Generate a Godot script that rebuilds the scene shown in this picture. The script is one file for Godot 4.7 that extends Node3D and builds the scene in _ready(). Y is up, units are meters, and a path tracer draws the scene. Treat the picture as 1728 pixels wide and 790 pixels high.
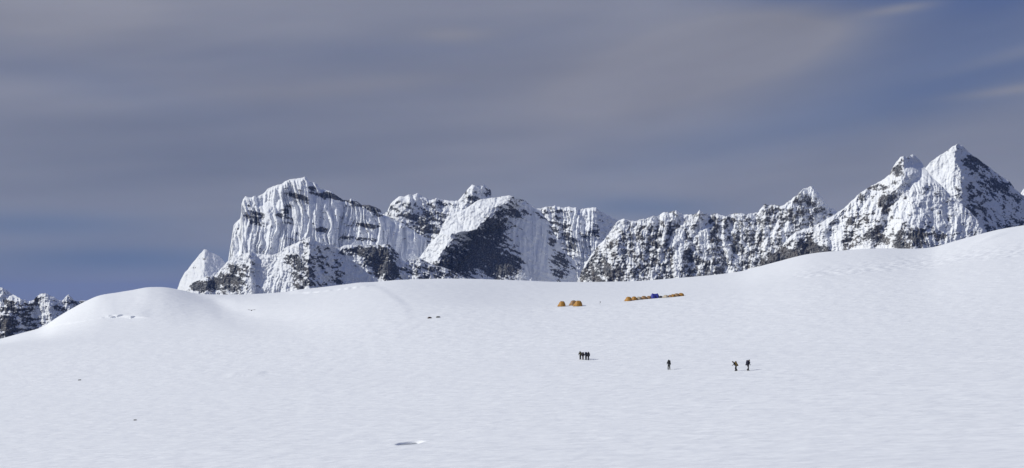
extends Node3D
# A snow plateau with a tent camp and seven mountaineers, a chain of fluted snow peaks behind it.
# Bearings and heights of the landforms are kept as survey numbers: u, v on the survey sheet (a pixel is 1 / FOCAL of a radian), and a distance in metres.
const FOCAL := 2085.9
const MIDDLE := Vector2(864.0, 395.0)
const PITCH := 0.05747            # the camera looks up a little: eye level lies at v = 515
const EYE_ROW := 515.0
const SNOW := Color(0.87, 0.885, 0.915)

var noise_a := FastNoiseLite.new()
var noise_b := FastNoiseLite.new()
var noise_c := FastNoiseLite.new()
var noise_d := FastNoiseLite.new()
var mats := {}

# ------------------------------------------------------------------ helpers
func spot(u: float, v: float, d: float) -> Vector3:
	var rx := (u - MIDDLE.x) / FOCAL
	var ry := -(v - MIDDLE.y) / FOCAL
	var t := d / (cos(PITCH) - ry * sin(PITCH))
	return Vector3(rx * t, (ry * cos(PITCH) + sin(PITCH)) * t, -d)

func lut(pts: Array, x: float) -> float:
	if x <= pts[0][0]: return pts[0][1]
	for i in range(1, pts.size()):
		if x <= pts[i][0]:
			var a: float = pts[i - 1][0]
			var k: float = (x - a) / (pts[i][0] - a)
			return lerpf(pts[i - 1][1], pts[i][1], k)
	return pts[-1][1]

func smooth_lut(pts: Array, x: float) -> float:      # monotone cubic through the points
	var n := pts.size()
	if x <= pts[0][0]: return pts[0][1]
	if x >= pts[n - 1][0]: return pts[n - 1][1]
	var i := 1
	while x > pts[i][0]: i += 1
	var x0: float = pts[i - 1][0]
	var x1: float = pts[i][0]
	var y0: float = pts[i - 1][1]
	var y1: float = pts[i][1]
	var h := x1 - x0
	var s := (y1 - y0) / h
	var m0 := s
	var m1 := s
	if i > 1:
		var sp: float = (y0 - pts[i - 2][1]) / (x0 - pts[i - 2][0])
		m0 = 0.0 if sp * s <= 0.0 else 2.0 * sp * s / (sp + s)
	if i < n - 1:
		var sn: float = (pts[i + 1][1] - y1) / (pts[i + 1][0] - x1)
		m1 = 0.0 if sn * s <= 0.0 else 2.0 * sn * s / (sn + s)
	var t := (x - x0) / h
	var t2 := t * t
	var t3 := t2 * t
	return (2 * t3 - 3 * t2 + 1) * y0 + (t3 - 2 * t2 + t) * h * m0 + (-2 * t3 + 3 * t2) * y1 + (t3 - t2) * h * m1

func ss(a: float, b: float, x: float) -> float:
	var t := clampf((x - a) / (b - a), 0.0, 1.0)
	return t * t * (3.0 - 2.0 * t)

var taken := {}
func numbered(called: String) -> String:
	if not taken.has(called):
		taken[called] = 0
		return called
	taken[called] += 1
	return "%s_%03d" % [called, taken[called]]

func tag(o: Node, label: String, category: String, group := "", kind := "") -> void:
	o.set_meta("label", label)
	o.set_meta("category", category)
	if group != "": o.set_meta("group", group)
	if kind != "": o.set_meta("kind", kind)

func thing(called: String, at: Vector3, turn: float, label: String, category: String, group := "") -> Node3D:
	var o := Node3D.new()
	o.name = numbered(called)
	add_child(o)
	o.position = at
	o.rotation.y = turn
	tag(o, label, category, group)
	return o

func put(parent: Node, called: String, mesh: Mesh, m: Material) -> MeshInstance3D:
	var o := MeshInstance3D.new()
	o.name = numbered(called) if parent == self else called
	o.mesh = mesh
	o.material_override = m
	parent.add_child(o, true)
	return o

func plain(c: Color, rough := 0.85) -> StandardMaterial3D:      # c in real-world (linear) values
	var m := StandardMaterial3D.new()
	m.albedo_color = c.linear_to_srgb()
	m.roughness = rough
	m.cull_mode = BaseMaterial3D.CULL_DISABLED
	return m

func grid_mesh(p: PackedVector3Array, cols: int, rows: int, col := PackedColorArray()) -> ArrayMesh:
	var nrm := PackedVector3Array()
	nrm.resize(p.size())
	for r in rows:
		var ru := maxi(r - 1, 0) * cols
		var rd := mini(r + 1, rows - 1) * cols
		for c in cols:
			var cl := maxi(c - 1, 0)
			var cr := mini(c + 1, cols - 1)
			nrm[r * cols + c] = (p[r * cols + cr] - p[r * cols + cl]).cross(p[ru + c] - p[rd + c]).normalized()
	var idx := PackedInt32Array()
	idx.resize((cols - 1) * (rows - 1) * 6)
	var k := 0
	for r in rows - 1:
		for c in cols - 1:
			var a := r * cols + c
			idx[k] = a; idx[k + 1] = a + 1; idx[k + 2] = a + cols
			idx[k + 3] = a + 1; idx[k + 4] = a + cols + 1; idx[k + 5] = a + cols
			k += 6
	var arr := []
	arr.resize(Mesh.ARRAY_MAX)
	arr[Mesh.ARRAY_VERTEX] = p
	arr[Mesh.ARRAY_NORMAL] = nrm
	if col.size() > 0: arr[Mesh.ARRAY_COLOR] = col
	arr[Mesh.ARRAY_INDEX] = idx
	var mesh := ArrayMesh.new()
	mesh.add_surface_from_arrays(Mesh.PRIMITIVE_TRIANGLES, arr)
	return mesh

# ------------------------------------------------------------------ sky
func sky_color(u: float, v: float) -> Color:
	var x := u / FOCAL
	var y := (EYE_ROW - v) / FOCAL
	# streaks rise a little to the right; slow warp keeps them from lining up
	var wx := x + 0.10 * noise_a.get_noise_2d(x * 110.0, y * 110.0 + 40.0)
	var wy := y - 0.10 * x + 0.035 * noise_a.get_noise_2d(x * 90.0 + 77.0, y * 130.0)
	var broad := noise_a.get_noise_2d(wx * 60.0, wy * 330.0)
	var mid := noise_a.get_noise_2d(wx * 170.0 + 300.0, wy * 1150.0 + 50.0)
	var fine := noise_b.get_noise_2d(wx * 420.0, wy * 2600.0)
	var low := (v + 30.0 * broad)
	var c := 1.0 + 0.12 * broad + 0.06 * mid + 0.035 * fine
	for g in SKY_PATCHES:
		var du: float = u - g[0]
		var dv: float = v - g[1] + g[4] * du
		du += 60.0 * broad
		dv += 9.0 * mid
		var q: float = du * du / (g[2] * g[2]) + dv * dv / (g[3] * g[3])
		if q < 8.0: c += g[5] * exp(-q)
	c = clampf(c - 0.55 * ss(0.30, 0.75, y), 0.0, 1.08)
	var h := clampf(y / 0.26, 0.0, 1.0)
	var blue := Color(0.350, 0.455, 0.575).lerp(Color(0.225, 0.325, 0.555), pow(h, 0.8)).lerp(Color(0.16, 0.25, 0.50), ss(0.3, 0.9, y))
	var tone := 0.028 * mid + 0.012 * fine + 0.035 * broad
	var grey := Color(0.524, 0.546, 0.612).lerp(Color(0.518, 0.536, 0.606), ss(0.02, 0.2, y))
	grey = Color(grey.r + tone, grey.g + tone, grey.b + tone)
	return blue.lerp(grey, c)

const SKY_PATCHES := [   # u, v, half width, half height, tilt, cloud more or less
	[90.0, 392.0, 190.0, 22.0, 0.02, -0.42], [230.0, 445.0, 210.0, 24.0, 0.0, -0.50], [520.0, 375.0, 120.0, 16.0, 0.05, -0.12],
	[1090.0, 352.0, 130.0, 18.0, 0.0, -0.38], [1420.0, 205.0, 400.0, 44.0, 0.22, -0.30], [1600.0, 95.0, 260.0, 90.0, 0.1, -0.40],
	[1580.0, 0.0, 300.0, 46.0, 0.0, -0.55], [1260.0, -14.0, 120.0, 20.0, -0.1, -0.40], [1290.0, 75.0, 150.0, 48.0, 0.12, 0.42],
	[1120.0, 130.0, 260.0, 60.0, 0.2, 0.22], [1500.0, 37.0, 60.0, 8.0, 0.06, 0.42], [1670.0, 176.0, 95.0, 8.0, 0.08, 0.34], [1690.0, 120.0, 120.0, 10.0, 0.2, 0.18],
	[180.0, 165.0, 190.0, 30.0, -0.15, -0.10], [620.0, 90.0, 330.0, 20.0, 0.08, -0.07], [750.0, 62.0, 70.0, 12.0, 0.0, 0.16],
	[560.0, 150.0, 240.0, 16.0, 0.1, 0.10], [90.0, 60.0, 160.0, 40.0, 0.0, 0.14]]

func make_sky() -> Sky:
	# the whole dome, coarse, then the strip of low sky ahead again with more detail; both by the same rule
	var w := 4096
	var h := 2048
	var dome := Image.create_empty(512, 256, false, Image.FORMAT_RGB8)
	fill_sky(dome, Rect2i(0, 0, 512, 128), 512, 256, Vector2i.ZERO)
	dome.fill_rect(Rect2i(0, 128, 512, 128), Color(0.60, 0.62, 0.67))
	dome.resize(w, h, Image.INTERPOLATE_CUBIC)
	var area := Rect2i(w / 2 - 420, h / 2 - 330, 840, 332)
	var front := Image.create_empty(area.size.x, area.size.y, false, Image.FORMAT_RGB8)
	fill_sky(front, Rect2i(Vector2i.ZERO, area.size), w, h, area.position)
	dome.blit_rect(front, Rect2i(Vector2i.ZERO, area.size), area.position)
	var turned := Image.create_empty(w, h, false, Image.FORMAT_RGB8)      # column 0 of a panorama looks along -z
	turned.blit_rect(dome, Rect2i(w / 2, 0, w / 2, h), Vector2i.ZERO)
	turned.blit_rect(dome, Rect2i(0, 0, w / 2, h), Vector2i(w / 2, 0))
	dome = turned
	var pm := PanoramaSkyMaterial.new()
	pm.panorama = ImageTexture.create_from_image(dome)
	var s := Sky.new()
	s.sky_material = pm
	return s

func fill_sky(img: Image, r: Rect2i, w: int, h: int, off: Vector2i) -> void:
	for j in r.size.y:
		var el := (0.5 - (j + off.y + 0.5) / h) * PI
		var v := EYE_ROW - FOCAL * el
		for i in r.size.x:
			var az := ((i + off.x + 0.5) / w - 0.5) * TAU
			img.set_pixel(i, j, sky_color(MIDDLE.x + FOCAL * az, v))

# ------------------------------------------------------------------ snow field
const CREST_D := 610.0
const PROFILE := [[0.0, -1.7], [8.0, -2.3], [20.0, -4.2], [40.0, -8.0], [70.0, -11.6], [100.0, -13.9], [130.0, -15.0], [155.0, -15.35], [200.0, -15.2],
	[240.0, -14.2], [285.0, -12.2], [330.0, -7.6], [385.0, -0.4], [420.0, 1.1], [460.0, 2.9], [510.0, 5.8], [560.0, 9.3], [610.0, 12.28]]
const RIDGE := [[-900.0, 700.0], [-300.0, 622.0], [-60.0, 584.0], [0.0, 573.0], [40.0, 562.0], [72.0, 553.0], [100.0, 535.0], [145.0, 509.0], [172.0, 498.0], [200.0, 494.0], [236.0, 488.0], [250.0, 485.0], [275.0, 484.5], [300.0, 488.0], [345.0, 496.5], [400.0, 497.0], [450.0, 495.0], [520.0, 489.5], [580.0, 482.5], [620.0, 477.5],
	[680.0, 472.0], [760.0, 470.2], [864.0, 473.0], [960.0, 476.0], [1060.0, 474.5], [1160.0, 467.5], [1240.0, 459.0], [1300.0, 444.5], [1370.0, 428.0],
	[1420.0, 423.0], [1480.0, 419.5], [1540.0, 420.0], [1570.0, 418.0], [1600.0, 410.0], [1640.0, 399.0], [1690.0, 386.5], [1728.0, 380.0], [1900.0, 352.0], [2300.0, 325.0], [2900.0, 310.0]]
func soft_lut(pts: Array, u: float, w: float) -> float:
	return (smooth_lut(pts, u - w) + smooth_lut(pts, u - w * 0.5) + 1.5 * smooth_lut(pts, u) + smooth_lut(pts, u + w * 0.5) + smooth_lut(pts, u + w)) / 5.5

func ridge_row(u: float) -> float: return soft_lut(RIDGE, u, 9.0)

func row_to_height(v: float, d: float) -> float: return spot(864.0, v, d).y
func height_to_row(y: float, d: float) -> float: return EYE_ROW - FOCAL * y / d

func ground_row(u: float, d: float, v0: float, ridge: float) -> float:
	# d <= CREST_D; v0 is the row of the middle profile at this distance
	var v := lerpf(v0 - 0.085 * (u - 864.0), ridge + v0 - 473.0, ss(lerpf(390.0, 230.0, ss(250.0, 800.0, u)), 596.0, d))
	# hollow between the left mound and the ridge
	if u > 300.0 and u < 620.0 and d > 330.0:
		var low := lut([[300.0, 485.0], [345.0, 499.0], [375.0, 514.0], [400.0, 525.0], [440.0, 536.0], [500.0, 541.0], [620.0, 545.0]], u)
		var e := v - low
		var amp := 5.0 * ss(325.0, 380.0, u) * (1.0 - ss(470.0, 610.0, u)) * (1.0 - ss(560.0, 600.0, d))
		v += amp * exp(-pow(e / (13.0 if e < 0.0 else 26.0), 2.0))
	# drift with a sharp edge running down from the ridge
	if u > 300.0 and u < 1000.0 and d > 320.0:
		var edge := lut([[320.0, 706.0], [345.0, 690.0], [400.0, 672.0], [450.0, 655.0], [500.0, 638.0], [540.0, 618.0]], d)
		var amp := 11.0 * ss(325.0, 420.0, d) * (1.0 - ss(500.0, 600.0, d))
		var e := u - edge
		v -= amp * (1.0 - ss(0.0, 270.0, -e) if e < 0.0 else 0.86 * (1.0 - ss(0.0, 260.0, e)) + 0.14 * (1.0 - ss(0.0, 22.0, e)))
	return v

func snow_detail(x: float, z: float, d: float) -> float:
	# wind-packed snow: long low waves, short sastrugi lying across the slope
	var rx := x * 0.996 + z * 0.09
	var rz := z * 0.996 - x * 0.09
	var patch := 0.5 + 0.5 * noise_a.get_noise_2d(x * 0.35 + 900.0, z * 0.35)
	var h := 0.30 * noise_a.get_noise_2d(rx * 0.9, rz * 2.0)
	h += 0.034 * (0.3 + patch) * noise_b.get_noise_2d(rx * 4.0, rz * 13.0)
	h += 0.075 * patch * absf(noise_c.get_noise_2d(rx * 6.0, rz * 26.0))
	return h * ss(4.0, 30.0, d)

func base_height(u: float, d: float) -> float:
	var dd := minf(d, CREST_D)
	var v := ground_row(u, dd, height_to_row(smooth_lut(PROFILE, dd), dd), ridge_row(u))
	return row_to_height(v, dd)

func ground_at(x: float, z: float) -> float:
	var d := -z
	var u := 864.0 + FOCAL * x / d * cos(PITCH)
	return base_height(u, d) + snow_detail(x, z, d) + pits(x, z)

func pits(x: float, z: float) -> float:
	# the open hole in the foreground
	if absf(z - HOLE.z) > 9.0 or absf(x - HOLE.x) > 9.0: return 0.0
	var dx := (x - HOLE.x) / 1.75
	var dz := (z - HOLE.z + 0.25 * (x - HOLE.x)) / 2.6
	var q := sqrt(dx * dx + dz * dz) * (1.0 + 0.16 * noise_c.get_noise_2d(x * 30.0, z * 30.0))
	return -0.42 * (1.0 - ss(0.72, 1.0, q)) + 0.03 * exp(-pow((q - 1.25) / 0.2, 2.0))

var HOLE := Vector3.ZERO

func hit(u: float, v: float, from := 95.0) -> Vector3:      # where the line of sight u, v meets the snow
	var d := from
	while d < 690.0:
		var p := spot(u, v, d)
		if ground_at(p.x, p.z) >= p.y: break
		d += 0.5
	var p2 := spot(u, v, d)
	return Vector3(p2.x, ground_at(p2.x, p2.z), p2.z)

func make_snow_field() -> void:
	var us := PackedFloat64Array()
	var u := -1300.0
	while u < 3000.0:
		us.append(u)
		u += 3.0 if u > -60.0 and u < 1790.0 else (14.0 if u > -400.0 and u < 2100.0 else 50.0)
	var ds := PackedFloat64Array()
	var d := 1.0
	while d < 2600.0:
		ds.append(d)
		if d < 20.0: d += 1.5
		elif d < 92.0: d += 2.5
		elif d < HOLE_D0: d += 0.9
		elif d < HOLE_D1: d += 0.28
		elif d < 330.0: d += 0.9
		elif d < 616.0: d += 1.15
		elif d < 670.0: d += 6.0
		else: d *= 1.12
	var cols := us.size()
	var rows := ds.size()
	var ridge := PackedFloat64Array()
	for x in us:
		ridge.append(ridge_row(x))
	var p := PackedVector3Array()
	p.resize(cols * rows)
	for r in rows:
		d = ds[r]
		var dd := minf(d, CREST_D)
		var v0 := height_to_row(smooth_lut(PROFILE, dd), dd)
		var over := d - CREST_D
		for c in cols:
			var v := ground_row(us[c], dd, v0, ridge[c])
			var y := row_to_height(v, dd)
			if over > 0.0: y -= over * 0.03 + over * over * 0.0005 if over < 500.0 else 140.0 + (over - 500.0) * 0.53
			var x := (us[c] - 864.0) / FOCAL * d / cos(PITCH)
			y += snow_detail(x, -d, d) * (1.0 - ss(625.0, 750.0, d)) + pits(x, -d)
			y += 1.2 * crust(us[c], v, d)
			p[(rows - 1 - r) * cols + c] = Vector3(x, y, -d)
	var o := put(self, "snow_field", grid_mesh(p, cols, rows), mats.snow)
	tag(o, "smooth wind-packed snow field rising to a rounded crest", "snow", "", "structure")

func crust(u: float, v: float, d: float) -> float:
	# small breaks of the crust: a crack below the left mound, a thin drift, lips on the crest
	var h := 0.0
	if u < 330.0 and d > 300.0:
		var line := lut([[60.0, 556.0], [110.0, 547.0], [150.0, 541.0], [190.0, 534.0], [232.0, 536.0], [300.0, 534.0]], u) + 1.6 * noise_b.get_noise_1d(u * 9.0)
		var a := ss(70.0, 120.0, u) * (1.0 - ss(232.0, 262.0, u)) * (0.5 + 0.9 * ss(170.0, 190.0, u))
		h += 0.34 * a * (ss(line + 1.2, line - 0.6, v) - ss(line - 1.0, line - 34.0, v))
	if d > 180.0 and d < 330.0 and u > 370.0 and u < 470.0:
		var l2 := lut([[380.0, 636.5], [410.0, 634.0], [428.0, 633.0], [450.0, 630.5]], u) + 0.8 * noise_b.get_noise_1d(u * 14.0)
		h += 0.20 * ss(378.0, 400.0, u) * (1.0 - ss(436.0, 456.0, u)) * exp(-pow((v - l2) / (1.6 if v > l2 else 5.0), 2.0))
	if d > 400.0 and u > 480.0 and u < 640.0:
		var l3 := lut([[480.0, 497.0], [540.0, 494.0], [590.0, 488.0], [640.0, 482.0]], u) + 1.0 * noise_b.get_noise_1d(u * 6.0)
		h += 0.5 * ss(480.0, 510.0, u) * (1.0 - ss(600.0, 640.0, u)) * ss(l3 + 1.0, l3 - 0.5, v)
	if d > 400.0 and u > 1340.0:
		h += 0.30 * (noise_b.get_noise_2d(u * 4.0, d * 9.0)) * exp(-pow((v - 452.0 + 0.12 * (u - 1480.0)) / 14.0, 2.0))
		h += 0.5 * exp(-pow((v - 404.0 + 0.35 * (u - 1665.0)) / 3.0, 2.0)) * exp(-pow((u - 1668.0) / 26.0, 2.0))
	return h

var HOLE_D0 := 120.0
var HOLE_D1 := 150.0

# ------------------------------------------------------------------ mountains
# sky: the crest line; spurs: [kL, kR, forward, [[v, u], ...]] ribs that stand out of the face, falling away by kL and kR on either side;
# rock: [u, v, half width, half height, more or less rock]; flute: depth of the ice flutes; ledge: depth of the rock ledges
func mountain(called: String, label: String, dist: float, sky: Array, spurs: Array, rock: Array, o: Dictionary) -> void:
	var lean: float = o.get("lean", 0.48)
	var flute: float = o.get("flute", 1.0)
	var flutes: Array = o.get("flutes", [])
	var base_rock: float = o.get("rock", 0.1)
	var ledge: float = o.get("ledge", 1.0)
	var rough: float = o.get("rough", 1.0)
	var jag: float = o.get("jag", 1.0)
	var dip: float = o.get("dip", 0.15)
	var brown: float = o.get("brown", 0.2)
	var step: float = o.get("step", 0.75)
	var soft: float = o.get("soft", 0.05)
	var wander: float = o.get("wander", 1.2)
	var along: float = o.get("along", 2.6)
	var across: float = o.get("across", 10.0)
	var u0: float = sky[0][0]
	var u1: float = sky[-1][0]
	var cols := int((u1 - u0) / step) + 1
	var bottom: Array = o.get("bottom", [[0.0, 590.0], [140.0, 530.0], [300.0, 506.0], [450.0, 503.0], [640.0, 486.0], [960.0, 484.0], [1160.0, 476.0], [1300.0, 455.0], [1420.0, 432.0], [1570.0, 427.0], [1728.0, 392.0], [1900.0, 380.0]])
	var tops := PackedFloat64Array()
	var ends := PackedFloat64Array()
	var tall := 0.0
	var ofs: float = dist * 0.37
	for c in cols:
		var u := u0 + c * step
		var t := lut(sky, u) + jag * (1.6 * noise_b.get_noise_1d(u * 7.0 + ofs) + 0.8 * noise_b.get_noise_1d(u * 19.0 + ofs))
		var e := lut(bottom, u)
		tops.append(t)
		ends.append(maxf(e, t + 2.0))
		tall = maxf(tall, ends[c] - t)
	var rows := int(tall / step) + 2
	var f := PackedFloat32Array()      # how far the face stands forward, in sheet units
	f.resize(cols * rows)
	var n_spurs := spurs.size()
	var lines := []                    # where each rib runs, by height
	for sp in spurs:
		var tab := PackedFloat32Array()
		for k in 520: tab.append(lut(sp[3], 200.0 + k))
		lines.append(tab)
	for r in rows:
		var s := float(r) / (rows - 1)
		for c in cols:
			var u := u0 + c * step
			var v := lerpf(tops[c], ends[c], s)
			var down := v - tops[c]
			# warp so that ribs and gullies wander
			var wu := u + 5.0 * noise_a.get_noise_2d(u * 2.2 + ofs, v * 2.2) + wander * (3.5 * noise_b.get_noise_2d(u * 5.0, v * 5.0 + ofs) + 2.5 * noise_d.get_noise_2d(u * 13.0 + ofs, v * 13.0))
			var face := -40.0
			for k in n_spurs:
				var sp: Array = spurs[k]
				var start: float = sp[3][0][0]
				if v < start - 40.0: continue
				var tab: PackedFloat32Array = lines[k]
				var at := maxi(int(v) - 200, 0)
				var e := wu - lerpf(tab[at], tab[at + 1], v - int(v))
				var q: float = sp[2] - ((sp[1] * 1.25 if sp[1] > 0.7 else sp[1]) * e if e > 0.0 else -sp[0] * e)
				q += lean * 0.25 * (v - start) if v > start else 1.6 * (v - start)
				# smooth union of ribs
				var dq := q - face
				if dq > 6.0: face = q
				elif dq > -6.0: face = lerpf(face, q, 0.5 + dq / 12.0) + (6.0 - absf(dq)) * (6.0 - absf(dq)) / 24.0
			var fw := flute
			for g in flutes:
				var a1: float = (u - g[0]) / g[2]
				var a2: float = (v - g[1]) / g[3]
				var qq := a1 * a1 + a2 * a2
				if qq < 6.0: fw += g[4] * exp(-qq)
			fw = maxf(fw, 0.0) * ss(0.0, 6.0, down)
			# flutes: sharp ribs down the fall line
			var fl := 0.0
			if fw > 0.01:
				var bend := 9.0 * noise_a.get_noise_2d(u * 1.6 + 500.0, v * 1.1 + ofs) + 10.0 * noise_a.get_noise_2d(u * 0.9 + 50.0, v * 0.5 + ofs)
				var n1 := noise_c.get_noise_2d((u + bend) * 9.0 + ofs, v * 0.75)
				var n2 := noise_c.get_noise_2d((u + bend) * 4.2 + 70.0, v * 0.55 + ofs)
				fl = fw * (16.0 * (0.5 - absf(n1)) + 12.0 * (0.5 - absf(n2)))
			# ledges and broken rock
			var lv := v - dip * u
			var lg := noise_b.get_noise_2d(u * 1.6 + ofs, lv * 11.0 + 200.0)
			var big := noise_a.get_noise_2d(u * 3.4, v * 2.6 + ofs)
			var mid := noise_b.get_noise_2d(u * 8.0 + ofs, v * 6.5)
			var small := noise_d.get_noise_2d(u * 20.0, v * 20.0 + ofs)
			f[r * cols + c] = face + lean * down + fl + ss(0.0, 5.0, down) * (ledge * 2.6 * lg + rough * (6.0 * big + 3.6 * mid + 2.0 * small))
	# colours: rock where the rock field and the steepness of the face allow it, snow elsewhere
	var p := PackedVector3Array()
	var col := PackedColorArray()
	var back := 6
	var foot := 5
	var all_rows := back + rows + foot
	p.resize(cols * all_rows)
	col.resize(cols * all_rows)
	var unit := dist / FOCAL
	for c in cols:
		var u := u0 + c * step
		for r in rows:
			var s := float(r) / (rows - 1)
			var v := lerpf(tops[c], ends[c], s)
			var i := r * cols + c
			var gap := (ends[c] - tops[c]) / (rows - 1)
			var fd := (f[mini(r + 2, rows - 1) * cols + c] - f[maxi(r - 2, 0) * cols + c]) / (4.0 * gap)
			var steep := clampf((lean - fd) * 0.16, -0.35, 0.4)
			var amount := base_rock
			for g in rock:
				var a1: float = (u - g[0]) / g[2]
				var a2: float = (v - g[1] + (g[5] if g.size() > 5 else 0.0) * (u - g[0])) / g[3]
				var qq := a1 * a1 + a2 * a2
				if qq < 5.0: amount += g[4] * exp(-qq * qq * 0.6)
			var cut := 0.50 * noise_b.get_noise_2d(u * along + 3000.0, (v - dip * u) * across) + 0.30 * noise_d.get_noise_2d(u * 10.0 + ofs, (v - dip * u) * 13.0) + 0.34 * noise_d.get_noise_2d(u * 24.0, v * 27.0 + ofs)
			var is_rock := ss(-soft, soft, amount - 0.5 + steep + cut) if amount > 0.02 else 0.0
			var n := noise_b.get_noise_2d(u * 6.0 + 100.0, v * 4.0)
			var grain := 0.5 + 0.5 * noise_d.get_noise_2d(u * 30.0 + 90.0, v * 30.0)
			var warm := clampf(brown + 0.9 * n, 0.0, 1.0)
			var rk := Color(0.078, 0.082, 0.092).lerp(Color(0.120, 0.106, 0.096), warm) * (0.45 + 0.9 * grain)
			# a dusting of powder caught in the grain of the rock
			var dust := ss(0.60, 0.72, grain + 0.35 * noise_d.get_noise_2d(u * 55.0, v * 55.0)) * 0.5
			rk = rk.lerp(SNOW, dust * 0.35)
			col[(back + r) * cols + c] = SNOW.lerp(rk, is_rock)
			p[(back + r) * cols + c] = spot(u, v, dist - f[i] * unit)
		var top := p[back * cols + c]
		for b in back:
			var t := float(back - b) / back
			p[b * cols + c] = top + Vector3(top.x / dist * 900.0 * t, -(top.y + 1200.0) * t * t * 0.9 - 30.0 * t, -1500.0 * t)
			col[b * cols + c] = col[back * cols + c]
		var low := p[(back + rows - 1) * cols + c]
		for b in foot:
			var t := float(b + 1) / foot
			p[(back + rows + b) * cols + c] = Vector3(low.x * (1.0 - 0.09 * t), lerpf(low.y, -1250.0, t), low.z + 900.0 * t)
			col[(back + rows + b) * cols + c] = col[(back + rows - 1) * cols + c]
	var m := put(self, called, grid_mesh(p, cols, all_rows, col), mats.mountain)
	tag(m, label, "mountain", "", "structure")

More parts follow.
